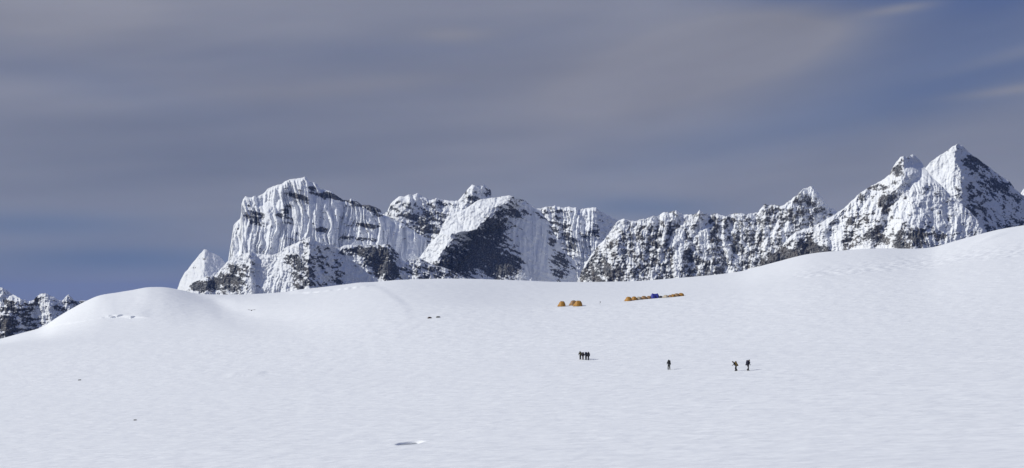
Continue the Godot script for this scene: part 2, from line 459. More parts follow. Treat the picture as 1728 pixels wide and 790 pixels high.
func make_mountains() -> void:
	mountain("far_peak", "tiny white far summit at the end of the chain", 13000.0,
		[[1690.0, 345.0], [1716.0, 334.0], [1722.0, 327.0], [1727.0, 319.0], [1736.0, 312.0], [1750.0, 318.0], [1790.0, 350.0]],
		[[0.5, 0.8, 0.0, [[310.0, 1734.0], [400.0, 1730.0]]]], [], {"rock": 0.0, "flute": 0.1, "ledge": 0.2, "rough": 0.4, "step": 1.4})
	mountain("fluted_mountain", "broad fluted ice wall with a domed white summit", 9500.0,
		[[368.0, 500.0], [380.0, 452.0], [384.8, 439.5], [387.0, 426.0], [391.0, 402.0], [394.0, 381.0], [399.0, 374.0], [406.0, 368.0], [407.6, 344.0], [410.0, 336.0], [413.7, 331.5], [422.0, 333.0], [431.0, 331.0], [433.0, 333.0], [445.6, 326.0], [453.0, 318.0], [462.0, 314.0], [474.4, 310.4], [482.0, 305.0], [489.6, 302.8], [502.0, 300.5], [514.0, 298.6], [518.0, 302.0], [523.0, 307.0], [530.0, 308.0], [535.0, 310.4], [541.0, 319.5], [549.0, 321.0], [556.5, 322.0], [564.0, 327.0], [579.0, 337.7], [586.0, 338.0], [593.0, 335.0], [602.0, 340.0], [611.0, 346.0], [623.0, 346.0], [634.0, 350.0], [641.5, 353.0], [646.0, 362.0], [680.0, 378.0], [720.0, 404.0]],
		[[0.9, 0.25, 0.0, [[331.0, 410.0], [380.0, 402.0], [440.0, 392.0], [500.0, 384.0]]], [0.35, 0.75, 4.0, [[331.0, 428.0], [380.0, 424.0], [450.0, 436.0]]],
		[0.45, 0.35, 6.0, [[312.0, 476.0], [350.0, 470.0], [400.0, 458.0], [450.0, 450.0]]], [0.25, 0.35, 8.0, [[298.0, 514.0], [340.0, 522.0], [400.0, 535.0], [450.0, 545.0]]],
		[0.3, 0.4, 10.0, [[326.0, 556.0], [350.0, 552.0], [400.0, 562.0], [450.0, 575.0]]], [0.3, 0.2, 6.0, [[346.0, 622.0], [400.0, 625.0], [450.0, 635.0]]], [0.25, 0.4, 12.0, [[350.0, 452.0], [400.0, 470.0], [450.0, 480.0]]]],
		[[430.0, 364.0, 16.0, 11.0, 0.62], [418.0, 347.0, 6.0, 5.0, 0.35], [440.0, 375.0, 14.0, 8.0, 0.35], [502.0, 331.0, 17.0, 4.5, 0.95, -0.25], [526.0, 320.0, 6.0, 7.0, 0.9], [545.0, 329.0, 15.0, 6.0, 0.6, -0.2], [562.0, 331.0, 15.0, 4.5, 0.95, -0.35], [595.0, 342.0, 20.0, 5.0, 0.75, -0.2], [625.0, 351.0, 20.0, 5.0, 0.8, -0.2], [622.0, 381.0, 25.0, 3.6, 0.85, -0.12], [638.0, 362.0, 10.0, 5.0, 0.5], [484.0, 352.0, 6.0, 9.0, 0.55], [482.0, 372.0, 10.0, 8.0, 0.42], [540.0, 388.0, 8.0, 5.0, 0.75], [603.0, 403.0, 28.0, 3.0, 0.6, -0.08], [470.0, 364.0, 6.0, 4.0, 0.6], [505.0, 403.0, 14.0, 5.0, 0.4], [518.0, 345.0, 5.0, 14.0, 0.2], [570.0, 385.0, 40.0, 20.0, 0.12]],
		{"rock": 0.06, "flute": 0.92, "flutes": [[455.0, 345.0, 14.0, 16.0, -0.7], [600.0, 380.0, 50.0, 30.0, 0.25], [440.0, 410.0, 50.0, 30.0, 0.4], [500.0, 315.0, 22.0, 14.0, 0.2]], "ledge": 0.5, "rough": 0.45, "jag": 0.8, "dip": 0.16, "lean": 0.45})
	mountain("snow_dome_peak", "small rounded white peak below the fluted ice wall", 8900.0,
		[[290.0, 510.0], [300.0, 486.0], [304.0, 474.0], [312.0, 459.0], [316.0, 456.0], [322.0, 447.0], [330.0, 438.0], [337.0, 429.0], [344.0, 421.0], [348.0, 421.5], [356.0, 426.0], [365.0, 430.0], [372.0, 434.0], [376.0, 438.5], [382.0, 447.0], [400.0, 462.0], [430.0, 480.0]],
		[[0.25, 0.25, 0.0, [[420.0, 346.0], [440.0, 345.0], [510.0, 330.0]]]], [[345.0, 436.0, 20.0, 2.0, 0.3], [325.0, 452.0, 10.0, 1.6, 0.3]],
		{"rock": 0.05, "flute": 0.12, "ledge": 0.35, "rough": 0.3, "jag": 0.5, "lean": 0.7})
	mountain("ledged_mountain", "grey ledged rock mountain dusted with snow behind the corniced peak", 10200.0,
		[[590.0, 420.0], [620.0, 392.0], [636.0, 372.0], [646.6, 361.7], [653.0, 357.7], [657.0, 349.0], [660.0, 343.0], [668.0, 336.0], [676.0, 330.0], [682.0, 331.0], [689.0, 328.0], [697.0, 328.5], [705.0, 326.5], [712.0, 331.0], [723.6, 337.8], [730.0, 336.0], [737.0, 334.0], [745.0, 337.0], [753.0, 337.0], [762.0, 339.0], [774.0, 338.5], [779.4, 331.0], [784.7, 324.5], [790.0, 318.0], [796.7, 312.0], [806.0, 313.0], [816.6, 312.4], [822.0, 316.0], [828.0, 320.6], [830.0, 331.0], [850.0, 346.0], [880.0, 352.0], [899.0, 352.0], [912.0, 352.4], [920.0, 348.5], [927.0, 348.0], [935.0, 346.5], [940.0, 349.0], [945.5, 350.0], [960.0, 350.0], [972.4, 349.4], [976.0, 354.0], [979.0, 354.0], [985.0, 352.0], [996.0, 351.0], [1006.0, 350.0], [1009.0, 353.0], [1013.0, 356.0], [1022.0, 362.0], [1031.0, 366.6], [1040.0, 372.0], [1060.0, 384.0], [1090.0, 420.0]],
		[[0.3, 0.5, 0.0, [[328.0, 692.0], [380.0, 672.0], [420.0, 648.0], [500.0, 620.0]]], [0.35, 0.7, 0.0, [[334.0, 736.0], [380.0, 722.0], [430.0, 700.0], [500.0, 690.0]]], [0.4, 0.65, 5.0, [[312.0, 804.0], [340.0, 788.0], [370.0, 768.0], [420.0, 750.0]]], [0.3, 0.3, -4.0, [[346.0, 930.0], [400.0, 938.0], [470.0, 955.0]]],
		[0.3, 0.65, 4.0, [[349.0, 972.0], [390.0, 974.0], [420.0, 980.0], [470.0, 985.0]]], [0.25, 1.0, 6.0, [[350.0, 1007.0], [375.0, 1010.0], [400.0, 1017.0], [470.0, 1030.0]]]],
		[[690.0, 350.0, 60.0, 16.0, 0.20], [670.0, 390.0, 55.0, 30.0, 0.34], [735.0, 375.0, 20.0, 22.0, 0.42], [745.0, 343.0, 25.0, 5.0, 0.4], [706.0, 372.0, 16.0, 14.0, 0.28], [700.0, 415.0, 40.0, 25.0, 0.3], [792.0, 335.0, 13.0, 14.0, 0.5], [822.0, 325.0, 7.0, 9.0, 0.35], [930.0, 355.0, 16.0, 5.0, 0.45], [925.0, 385.0, 18.0, 20.0, 0.36], [950.0, 375.0, 14.0, 22.0, 0.34], [962.0, 415.0, 14.0, 30.0, 0.42], [985.0, 395.0, 12.0, 8.0, 0.2], [1006.0, 390.0, 6.0, 14.0, 0.45]],
		{"rock": 0.10, "flute": 0.3, "flutes": [[985.0, 400.0, 28.0, 40.0, 0.8], [690.0, 340.0, 40.0, 12.0, 0.5], [930.0, 350.0, 60.0, 12.0, 0.3]], "ledge": 1.25, "rough": 0.75, "jag": 1.1, "dip": 0.22, "brown": 0.25, "soft": 0.09, "along": 3.0, "across": 9.0})
	mountain("corniced_peak", "snow peak with an overhanging cornice and a dark shaded face", 8600.0,
		[[690.0, 470.0], [696.0, 447.0], [700.0, 440.0], [709.0, 433.5], [722.0, 415.0], [740.5, 395.0], [744.0, 388.0], [746.6, 381.0], [752.7, 369.6], [765.0, 360.5], [785.0, 352.4], [797.0, 344.0], [809.4, 336.5], [829.7, 334.0], [846.0, 331.5], [858.0, 330.0], [866.0, 331.0], [869.0, 335.5], [878.0, 336.0], [885.4, 338.0], [890.0, 342.0], [894.5, 346.0], [908.7, 353.4], [914.8, 360.5], [925.0, 372.7], [932.0, 386.0], [939.0, 401.0], [949.0, 421.0], [957.0, 429.0], [971.5, 441.6], [974.5, 474.0], [980.0, 490.0]],
		[[0.32, 1.05, 0.0, [[330.0, 868.0], [340.0, 856.0], [350.0, 838.0], [362.0, 826.0], [374.0, 818.0], [382.0, 808.0], [388.0, 800.0], [392.0, 778.0], [396.0, 764.0], [410.0, 757.0], [425.0, 748.0], [440.0, 741.0], [490.0, 718.0]]],
		[0.15, 1.0, -78.0, [[345.0, 896.0], [400.0, 905.0], [480.0, 935.0]]]],
		[[830.0, 405.0, 34.0, 36.0, 0.52, -0.3], [790.0, 425.0, 40.0, 22.0, 0.62], [800.0, 450.0, 60.0, 18.0, 0.5], [868.0, 360.0, 26.0, 8.0, 0.62], [835.0, 380.0, 16.0, 14.0, 0.5], [862.0, 452.0, 30.0, 22.0, 0.55], [752.0, 452.0, 28.0, 12.0, 0.5], [946.0, 448.0, 16.0, 26.0, 0.55], [932.0, 395.0, 7.0, 28.0, 0.42], [915.0, 366.0, 10.0, 10.0, 0.3], [900.0, 420.0, 17.0, 44.0, -0.6, -0.0], [905.0, 466.0, 25.0, 10.0, -0.6], [720.0, 455.0, 20.0, 12.0, 0.45], [770.0, 375.0, 40.0, 18.0, -0.6], [800.0, 352.0, 30.0, 12.0, -0.6], [730.0, 415.0, 18.0, 22.0, -0.6]],
		{"rock": 0.12, "flute": 0.10, "flutes": [[905.0, 400.0, 30.0, 50.0, 0.22]], "ledge": 0.8, "rough": 0.4, "wander": 2.4, "jag": 0.5, "dip": 0.45, "brown": 0.1, "lean": 0.5})
	mountain("dark_spur", "dark rock spur half in shade before the fluted ice wall", 7800.0,
		[[306.0, 505.0], [314.0, 489.0], [322.0, 479.0], [335.0, 473.0], [348.7, 466.8], [362.6, 465.0], [372.0, 454.0], [383.5, 442.0], [394.7, 437.0], [408.6, 428.5], [421.0, 425.8], [424.0, 426.0], [440.0, 429.0], [462.0, 430.0], [474.0, 424.0], [489.6, 414.0], [505.0, 408.0], [520.0, 402.0], [524.0, 400.0], [528.5, 403.5], [540.0, 411.0], [556.0, 412.6], [571.0, 418.6], [580.0, 415.0], [588.0, 413.0], [604.5, 412.6], [624.0, 413.0], [640.6, 414.0], [650.0, 411.0], [657.0, 412.6], [670.7, 427.6], [684.0, 442.7], [694.8, 438.0], [708.0, 435.0], [720.0, 442.0], [760.0, 456.0], [800.0, 478.0], [820.0, 492.0]],
		[[0.45, 1.5, 20.0, [[425.0, 422.0], [440.0, 424.0], [465.0, 420.0], [500.0, 426.0]]], [0.4, 1.3, 36.0, [[400.0, 525.0], [430.0, 521.0], [450.0, 519.0], [505.0, 523.0]]], [0.7, 0.5, -6.0, [[446.0, 455.0], [470.0, 468.0], [505.0, 474.0]]], [0.5, 0.5, 6.0, [[415.0, 488.0], [450.0, 494.0], [505.0, 500.0]]], [0.9, 0.8, -60.0, [[412.0, 656.0], [440.0, 672.0], [490.0, 682.0]]], [0.5, 0.4, 6.0, [[466.0, 350.0], [505.0, 345.0]]], [0.15, 1.0, -70.0, [[436.0, 684.0], [490.0, 690.0]]]],
		[[395.0, 462.0, 26.0, 16.0, 0.55, 0.4], [375.0, 482.0, 40.0, 14.0, 0.5], [336.0, 483.0, 18.0, 8.0, 0.6], [498.0, 440.0, 17.0, 12.0, 0.5], [508.0, 470.0, 14.0, 24.0, 0.52], [512.0, 415.0, 14.0, 7.0, 0.25], [640.0, 432.0, 26.0, 20.0, 0.72], [600.0, 424.0, 25.0, 7.0, 0.6], [655.0, 460.0, 18.0, 16.0, 0.68], [545.0, 438.0, 12.0, 22.0, 0.32, -0.9], [570.0, 455.0, 8.0, 26.0, 0.3, -0.9], [625.0, 455.0, 14.0, 14.0, 0.3], [560.0, 480.0, 34.0, 8.0, 0.34], [715.0, 456.0, 34.0, 14.0, 0.42], [770.0, 466.0, 30.0, 10.0, 0.4], [445.0, 452.0, 10.0, 20.0, -0.3], [526.0, 455.0, 6.0, 30.0, 0.42], [445.0, 455.0, 12.0, 24.0, -0.5], [475.0, 478.0, 12.0, 24.0, -0.5], [610.0, 465.0, 20.0, 14.0, -0.3], [410.0, 438.0, 14.0, 5.0, -0.3]],
		{"rock": 0.14, "flute": 0.15, "flutes": [[470.0, 480.0, 14.0, 22.0, 0.5], [520.0, 410.0, 14.0, 12.0, 0.5], [560.0, 430.0, 40.0, 20.0, 0.15]], "ledge": 0.7, "rough": 0.8, "jag": 1.2, "dip": 0.35, "brown": 0.2, "soft": 0.07, "along": 4.0, "across": 7.0, "lean": 0.5})
	mountain("rocky_ridge", "long speckled rock ridge streaked with snow gullies", 7500.0,
		[[966.0, 490.0], [974.0, 475.0], [986.6, 446.0], [999.0, 427.0], [1018.5, 405.6], [1031.0, 389.6], [1036.0, 381.0], [1041.5, 373.7], [1049.0, 370.5], [1056.6, 370.5], [1070.0, 372.0], [1089.0, 370.0], [1096.5, 365.7], [1109.0, 364.8], [1119.5, 358.6], [1130.0, 358.0], [1141.0, 355.0], [1148.0, 360.0], [1154.0, 360.6], [1170.0, 362.7], [1176.0, 359.0], [1180.5, 355.0], [1184.0, 358.0], [1188.6, 360.0], [1200.0, 362.0], [1211.0, 360.0], [1225.0, 364.7], [1239.0, 359.6], [1250.0, 360.0], [1261.6, 362.0], [1270.0, 361.0], [1280.0, 356.6], [1286.0, 349.0], [1291.0, 344.4], [1300.0, 347.0], [1308.0, 345.0], [1316.0, 348.5], [1326.0, 344.0], [1334.5, 338.4], [1343.0, 330.0], [1350.7, 323.0], [1360.0, 318.0], [1369.0, 313.0], [1375.0, 318.0], [1387.0, 334.0], [1399.0, 350.5], [1409.5, 356.0], [1440.0, 376.0], [1480.0, 420.0], [1500.0, 440.0]],
		[[0.55, 0.35, 0.0, [[370.0, 1052.0], [420.0, 1040.0], [490.0, 1022.0]]], [0.3, 0.45, 4.0, [[357.0, 1100.0], [400.0, 1092.0], [490.0, 1064.0]]], [0.4, 0.55, 6.0, [[356.0, 1141.0], [400.0, 1120.0], [490.0, 1098.0]]], [0.45, 0.9, 12.0, [[356.0, 1180.0], [375.0, 1176.0], [400.0, 1168.0], [430.0, 1150.0], [490.0, 1158.0]]], [0.5, 0.75, 8.0, [[365.0, 1226.0], [400.0, 1219.0], [420.0, 1226.0], [480.0, 1245.0]]], [0.35, 0.5, 6.0, [[358.0, 1254.0], [400.0, 1262.0], [470.0, 1280.0]]], [0.35, 0.5, 4.0, [[345.0, 1294.0], [400.0, 1286.0], [460.0, 1270.0]]], [0.25, 1.3, 0.0, [[313.0, 1369.0], [330.0, 1379.0], [350.0, 1396.0], [380.0, 1420.0]]], [0.35, 0.6, 12.0, [[320.0, 1348.0], [360.0, 1334.0], [420.0, 1318.0]]], [0.3, 0.5, 14.0, [[390.0, 1195.0], [430.0, 1200.0], [480.0, 1205.0]]]],
		[[1005.0, 462.0, 40.0, 24.0, 0.32], [1075.0, 440.0, 60.0, 40.0, 0.12], [1060.0, 400.0, 20.0, 16.0, 0.05], [1100.0, 395.0, 18.0, 20.0, 0.12], [1130.0, 385.0, 14.0, 18.0, 0.08], [1175.0, 455.0, 30.0, 20.0, 0.16], [1160.0, 425.0, 12.0, 20.0, 0.15], [1205.0, 385.0, 9.0, 30.0, 0.32], [1218.0, 450.0, 12.0, 24.0, 0.30], [1245.0, 412.0, 16.0, 16.0, 0.16], [1270.0, 400.0, 18.0, 14.0, 0.14], [1300.0, 360.0, 16.0, 18.0, 0.2], [1345.0, 350.0, 26.0, 14.0, 0.12], [1335.0, 375.0, 26.0, 14.0, 0.10], [1090.0, 366.0, 60.0, 7.0, -0.35], [1045.0, 378.0, 14.0, 10.0, -0.4], [1150.0, 410.0, 5.0, 30.0, -0.4, 0.0], [1143.0, 455.0, 5.0, 30.0, -0.5], [1188.0, 395.0, 9.0, 25.0, -0.35], [1372.0, 322.0, 8.0, 8.0, -0.5], [1388.0, 338.0, 8.0, 10.0, -0.5, -1.1], [1228.0, 440.0, 5.0, 25.0, -0.4], [1265.0, 440.0, 26.0, 18.0, 0.1], [1310.0, 430.0, 30.0, 16.0, 0.15]],
		{"rock": 0.41, "flute": 0.28, "flutes": [[1125.0, 400.0, 14.0, 30.0, 0.4], [1385.0, 335.0, 14.0, 16.0, 0.5]], "ledge": 0.75, "rough": 1.0, "jag": 1.4, "dip": -0.1, "brown": 0.35, "soft": 0.20, "along": 7.0, "across": 4.0, "lean": 0.52})
	mountain("pyramid_peak", "tall white pyramid peak with a shaded right face", 8300.0,
		[[1480.0, 400.0], [1520.0, 330.0], [1545.0, 300.0], [1562.0, 283.0], [1570.0, 274.0], [1578.0, 268.0], [1590.0, 260.0], [1602.0, 252.0], [1608.0, 247.0], [1616.5, 242.0], [1620.0, 245.0], [1625.0, 247.0], [1632.0, 254.0], [1640.5, 261.6], [1648.0, 266.0], [1655.0, 271.0], [1666.0, 280.0], [1676.6, 288.0], [1688.6, 297.7], [1696.0, 301.0], [1703.0, 305.0], [1708.0, 312.0], [1712.6, 319.0], [1720.0, 325.0], [1728.0, 330.0], [1760.0, 346.0], [1800.0, 375.0], [1850.0, 420.0]],
		[[0.4, 0.95, 0.0, [[242.0, 1616.0], [256.0, 1612.0], [272.0, 1613.0], [285.0, 1620.0], [310.0, 1625.0], [345.0, 1622.0], [420.0, 1618.0]]], [0.3, 0.7, -36.0, [[285.0, 1680.0], [340.0, 1690.0], [420.0, 1700.0]]]],
		[[1662.0, 292.0, 34.0, 20.0, 0.42, -0.6], [1640.0, 272.0, 14.0, 12.0, 0.42], [1700.0, 330.0, 30.0, 24.0, 0.38], [1655.0, 335.0, 20.0, 30.0, 0.28], [1690.0, 380.0, 40.0, 20.0, 0.4], [1617.0, 310.0, 7.0, 24.0, 0.34], [1638.0, 350.0, 8.0, 40.0, 0.3], [1590.0, 285.0, 28.0, 24.0, -0.4], [1680.0, 345.0, 10.0, 30.0, -0.2]],
		{"rock": 0.14, "flute": 0.07, "flutes": [[1608.0, 318.0, 14.0, 26.0, 0.35]], "ledge": 0.4, "rough": 0.38, "jag": 0.6, "dip": 0.6, "brown": 0.1, "soft": 0.10, "along": 5.0, "across": 6.0, "lean": 0.47})
	mountain("twin_peak", "twin-topped rock peak with snowy ribs and a dark lower spur", 6700.0,
		[[1255.0, 462.0], [1274.0, 450.0], [1284.0, 438.0], [1296.0, 431.0], [1308.0, 427.5], [1314.0, 421.0], [1322.0, 411.0], [1332.0, 401.0], [1340.6, 393.0], [1350.0, 389.0], [1359.0, 386.0], [1370.0, 383.0], [1379.0, 379.0], [1390.0, 373.0], [1401.0, 367.0], [1411.0, 360.0], [1424.0, 352.0], [1440.0, 336.0], [1457.7, 322.0], [1468.0, 315.0], [1479.0, 309.7], [1490.0, 303.0], [1501.0, 295.0], [1506.0, 283.0], [1513.0, 272.5], [1519.0, 266.0], [1524.0, 263.6], [1528.0, 265.0], [1532.0, 265.0], [1537.0, 262.0], [1540.7, 260.0], [1545.0, 263.0], [1549.0, 266.5], [1555.0, 274.0], [1561.0, 283.0], [1573.0, 299.0], [1590.0, 314.6], [1602.0, 327.0], [1616.5, 339.0], [1632.0, 352.0], [1645.0, 366.0], [1655.0, 378.0], [1662.0, 389.0], [1670.0, 396.0], [1690.0, 412.0], [1710.0, 425.0]],
		[[0.45, 0.95, 0.0, [[263.0, 1523.0], [276.0, 1524.0], [292.0, 1526.0], [330.0, 1520.0]]], [0.65, 0.75, 24.0, [[296.0, 1531.0], [310.0, 1522.0], [330.0, 1503.0], [360.0, 1486.0], [390.0, 1474.0], [440.0, 1462.0]]], [0.75, -0.28, 38.0, [[310.0, 1569.0], [330.0, 1562.0], [350.0, 1546.0], [372.0, 1528.0], [390.0, 1516.0], [410.0, 1504.0], [440.0, 1490.0]]], [0.4, -0.2, 44.0, [[322.0, 1590.0], [350.0, 1606.0], [400.0, 1630.0]]],
		[0.35, 0.85, 4.0, [[352.0, 1424.0], [372.0, 1406.0], [390.0, 1390.0], [430.0, 1398.0]]], [0.4, 0.5, 6.0, [[322.0, 1458.0], [360.0, 1446.0], [400.0, 1430.0], [440.0, 1425.0]]], [0.5, 0.5, 2.0, [[392.0, 1342.0], [420.0, 1346.0], [460.0, 1350.0]]], [0.4, 0.5, 0.0, [[428.0, 1306.0], [470.0, 1312.0]]], [0.4, 0.6, 26.0, [[350.0, 1512.0], [390.0, 1500.0], [440.0, 1476.0]]], [0.35, 0.6, 40.0, [[380.0, 1556.0], [440.0, 1560.0]]]],
		[[1514.0, 290.0, 11.0, 8.0, 0.72], [1493.0, 345.0, 10.0, 24.0, 0.42, 0.5], [1478.0, 395.0, 24.0, 16.0, 0.42], [1445.0, 372.0, 22.0, 10.0, 0.28], [1456.0, 333.0, 18.0, 6.0, 0.32], [1485.0, 318.0, 18.0, 7.0, 0.28], [1528.0, 408.0, 24.0, 18.0, 0.48], [1552.0, 398.0, 14.0, 10.0, 0.4], [1580.0, 398.0, 20.0, 8.0, 0.3], [1325.0, 432.0, 26.0, 14.0, 0.75], [1362.0, 412.0, 18.0, 14.0, 0.5], [1380.0, 425.0, 22.0, 10.0, 0.45], [1300.0, 446.0, 24.0, 10.0, 0.6], [1430.0, 405.0, 12.0, 16.0, 0.35], [1345.0, 400.0, 10.0, 4.0, -0.3], [1412.0, 405.0, 9.0, 20.0, -0.5], [1545.0, 285.0, 18.0, 16.0, -0.4], [1536.0, 318.0, 22.0, 14.0, -0.10], [1558.0, 350.0, 12.0, 22.0, -0.25], [1620.0, 370.0, 30.0, 24.0, -0.06], [1563.0, 292.0, 6.0, 8.0, 0.4]],
		{"rock": 0.30, "flute": 0.20, "wander": 0.7, "flutes": [[1440.0, 350.0, 22.0, 22.0, 0.3], [1570.0, 410.0, 14.0, 12.0, 0.5], [1545.0, 285.0, 18.0, 16.0, -0.35], [1610.0, 380.0, 20.0, 20.0, 0.2]], "ledge": 0.6, "rough": 0.7, "jag": 1.0, "dip": -0.15, "brown": 0.35, "soft": 0.12, "along": 5.5, "across": 4.5, "lean": 0.5})
	mountain("shaded_crag", "low dark crags with white tips beyond the snow mound", 6000.0,
		[[-160.0, 560.0], [-90.0, 505.0], [-40.0, 480.0], [-10.0, 478.0], [0.0, 485.0], [4.0, 485.5], [9.6, 488.5], [22.0, 497.0], [36.0, 505.0], [42.0, 506.0], [48.0, 509.0], [56.0, 507.0], [61.0, 501.0], [67.0, 496.0], [72.0, 495.0], [77.0, 494.0], [84.0, 499.0], [92.0, 502.0], [100.0, 506.5], [104.0, 507.0], [108.0, 504.0], [112.0, 499.0], [115.5, 497.0], [119.0, 501.0], [126.0, 508.0], [132.0, 508.5], [137.0, 507.5], [147.0, 507.0], [160.0, 516.0], [180.0, 535.0], [230.0, 570.0]],
		[[0.5, 0.85, 0.0, [[478.0, 0.0], [492.0, 8.0], [510.0, 6.0], [600.0, -10.0]]], [0.6, 0.6, 14.0, [[500.0, 40.0], [515.0, 30.0], [540.0, 15.0], [600.0, 5.0]]], [0.6, 0.4, 0.0, [[494.0, 74.0], [520.0, 80.0], [545.0, 86.0], [600.0, 95.0]]], [0.5, 0.6, -14.0, [[497.0, 115.0], [540.0, 112.0], [600.0, 110.0]]]],
		[[12.0, 530.0, 14.0, 26.0, 0.55], [5.0, 560.0, 20.0, 20.0, 0.5], [45.0, 528.0, 20.0, 16.0, 0.4], [60.0, 508.0, 8.0, 8.0, 0.4], [103.0, 520.0, 10.0, 10.0, 0.4], [130.0, 512.0, 18.0, 4.5, 0.7], [48.0, 555.0, 30.0, 14.0, 0.25]],
		{"rock": 0.16, "flute": 0.25, "flutes": [[88.0, 520.0, 14.0, 20.0, 0.4]], "ledge": 0.9, "rough": 0.9, "jag": 0.7, "dip": 0.0, "brown": 0.2, "lean": 0.5, "bottom": [[-160.0, 640.0], [0.0, 592.0], [140.0, 532.0], [240.0, 600.0]]})

func make_valley() -> void:
	var p := PackedVector3Array()
	var cols := 97
	var rows := 12
	var rad := [1.0, 1500.0, 3000.0, 4500.0, 6000.0, 8000.0, 11000.0, 15000.0, 20000.0, 30000.0, 45000.0, 70000.0]
	for r in rows:
		for c in cols:
			var a := TAU * c / (cols - 1)
			var x: float = sin(a) * rad[rows - 1 - r]
			var z: float = -cos(a) * rad[rows - 1 - r]
			p.append(Vector3(x, -1180.0 + 60.0 * noise_a.get_noise_2d(x * 0.02, z * 0.02), z))
	var o := put(self, "valley_floor", grid_mesh(p, cols, rows), mats.valley)
	tag(o, "dark rocky valley floor far below the crest", "valley", "", "structure")

# ------------------------------------------------------------------ solid bodies from bones (surface nets)
# bones: [from, to, radius from, radius to, colour]; joined by a smooth minimum of width `soft`
func flesh(bones: Array, cell: float, soft: float, into: Dictionary) -> void:
	var lo := Vector3(1e9, 1e9, 1e9)
	var hi := -lo
	for b in bones:
		var r := maxf(b[2], b[3]) + soft + cell * 2.0
		for q in [b[0], b[1]]:
			lo = lo.min(q - Vector3(r, r, r))
			hi = hi.max(q + Vector3(r, r, r))
	var n := Vector3i(((hi - lo) / cell).ceil()) + Vector3i.ONE
	var sx := 1
	var sy := n.x
	var sz := n.x * n.y
	var field := PackedFloat32Array()
	var tint := PackedInt32Array()
	var closest := PackedFloat32Array()
	field.resize(n.x * n.y * n.z)
	field.fill(1.0)
	closest.resize(field.size())
	closest.fill(1.0)
	tint.resize(field.size())
	for k in bones.size():
		var b: Array = bones[k]
		var a: Vector3 = b[0]
		var ab: Vector3 = b[1] - a
		var len2 := maxf(ab.length_squared(), 1e-9)
		var r := maxf(b[2], b[3]) + soft + cell * 1.5
		var l3 := Vector3i(((a.min(b[1]) - Vector3(r, r, r) - lo) / cell).floor()).clamp(Vector3i.ZERO, n - Vector3i.ONE)
		var h3 := Vector3i(((a.max(b[1]) + Vector3(r, r, r) - lo) / cell).ceil()).clamp(Vector3i.ZERO, n - Vector3i.ONE)
		for z in range(l3.z, h3.z + 1):
			for y in range(l3.y, h3.y + 1):
				for x in range(l3.x, h3.x + 1):
					var p := lo + Vector3(x, y, z) * cell
					var t := clampf((p - a).dot(ab) / len2, 0.0, 1.0)
					var d := p.distance_to(a + ab * t) - lerpf(b[2], b[3], t)
					var i := x + y * sy + z * sz
					var f := field[i]
					var h := maxf(soft - absf(f - d), 0.0) / soft
					field[i] = minf(f, d) - h * h * soft * 0.25
					if d < closest[i]:
						closest[i] = d
						tint[i] = k
	var pos: PackedVector3Array = into.pos
	var col: PackedColorArray = into.col
	var idx: PackedInt32Array = into.idx
	var made := {}
	for z in n.z - 1:
		for y in n.y - 1:
			for x in n.x - 1:
				var i := x + y * sy + z * sz
				var inside := 0
				var sum := Vector3.ZERO
				var cuts := 0
				for e in 8:
					if field[i + (e & 1) + ((e >> 1) & 1) * sy + (e >> 2) * sz] < 0.0: inside += 1
				if inside == 0 or inside == 8: continue
				for e in 12:
					var ax := e >> 2
					var o1 := e & 1
					var o2 := (e >> 1) & 1
					var c0 := Vector3i.ZERO
					var c1 := Vector3i.ZERO
					if ax == 0: c0 = Vector3i(0, o1, o2); c1 = Vector3i(1, o1, o2)
					elif ax == 1: c0 = Vector3i(o1, 0, o2); c1 = Vector3i(o1, 1, o2)
					else: c0 = Vector3i(o1, o2, 0); c1 = Vector3i(o1, o2, 1)
					var f0 := field[i + c0.x + c0.y * sy + c0.z * sz]
					var f1 := field[i + c1.x + c1.y * sy + c1.z * sz]
					if (f0 < 0.0) != (f1 < 0.0):
						sum += Vector3(c0).lerp(Vector3(c1), f0 / (f0 - f1))
						cuts += 1
				made[i] = pos.size()
				pos.append(lo + (Vector3(x, y, z) + sum / cuts) * cell)
				col.append(bones[tint[i]][4])
	for i in made:
		var f0 := field[i]
		for ax in 3:
			var st: int = [sx, sy, sz][ax]
			var s1: int = [sy, sz, sx][ax]
			var s2: int = [sz, sx, sy][ax]
			if (f0 < 0.0) == (field[i + st] < 0.0): continue
			if not (made.has(i - s1) and made.has(i - s2) and made.has(i - s1 - s2)): continue
			var q := [made[i], made[i - s1], made[i - s1 - s2], made[i - s2]]
			if f0 < 0.0: q.reverse()
			idx.append_array([q[0], q[1], q[2], q[0], q[2], q[3]])
	into.pos = pos
	into.col = col
	into.idx = idx

func blank() -> Dictionary: return {"pos": PackedVector3Array(), "col": PackedColorArray(), "idx": PackedInt32Array()}

func body_mesh(d: Dictionary) -> ArrayMesh:
	var st := SurfaceTool.new()
	st.begin(Mesh.PRIMITIVE_TRIANGLES)
	for i in d.pos.size():
		st.set_color(d.col[i])
		st.set_smooth_group(0)
		st.add_vertex(d.pos[i])
	for i in d.idx: st.add_index(i)
	st.generate_normals()
	return st.commit()

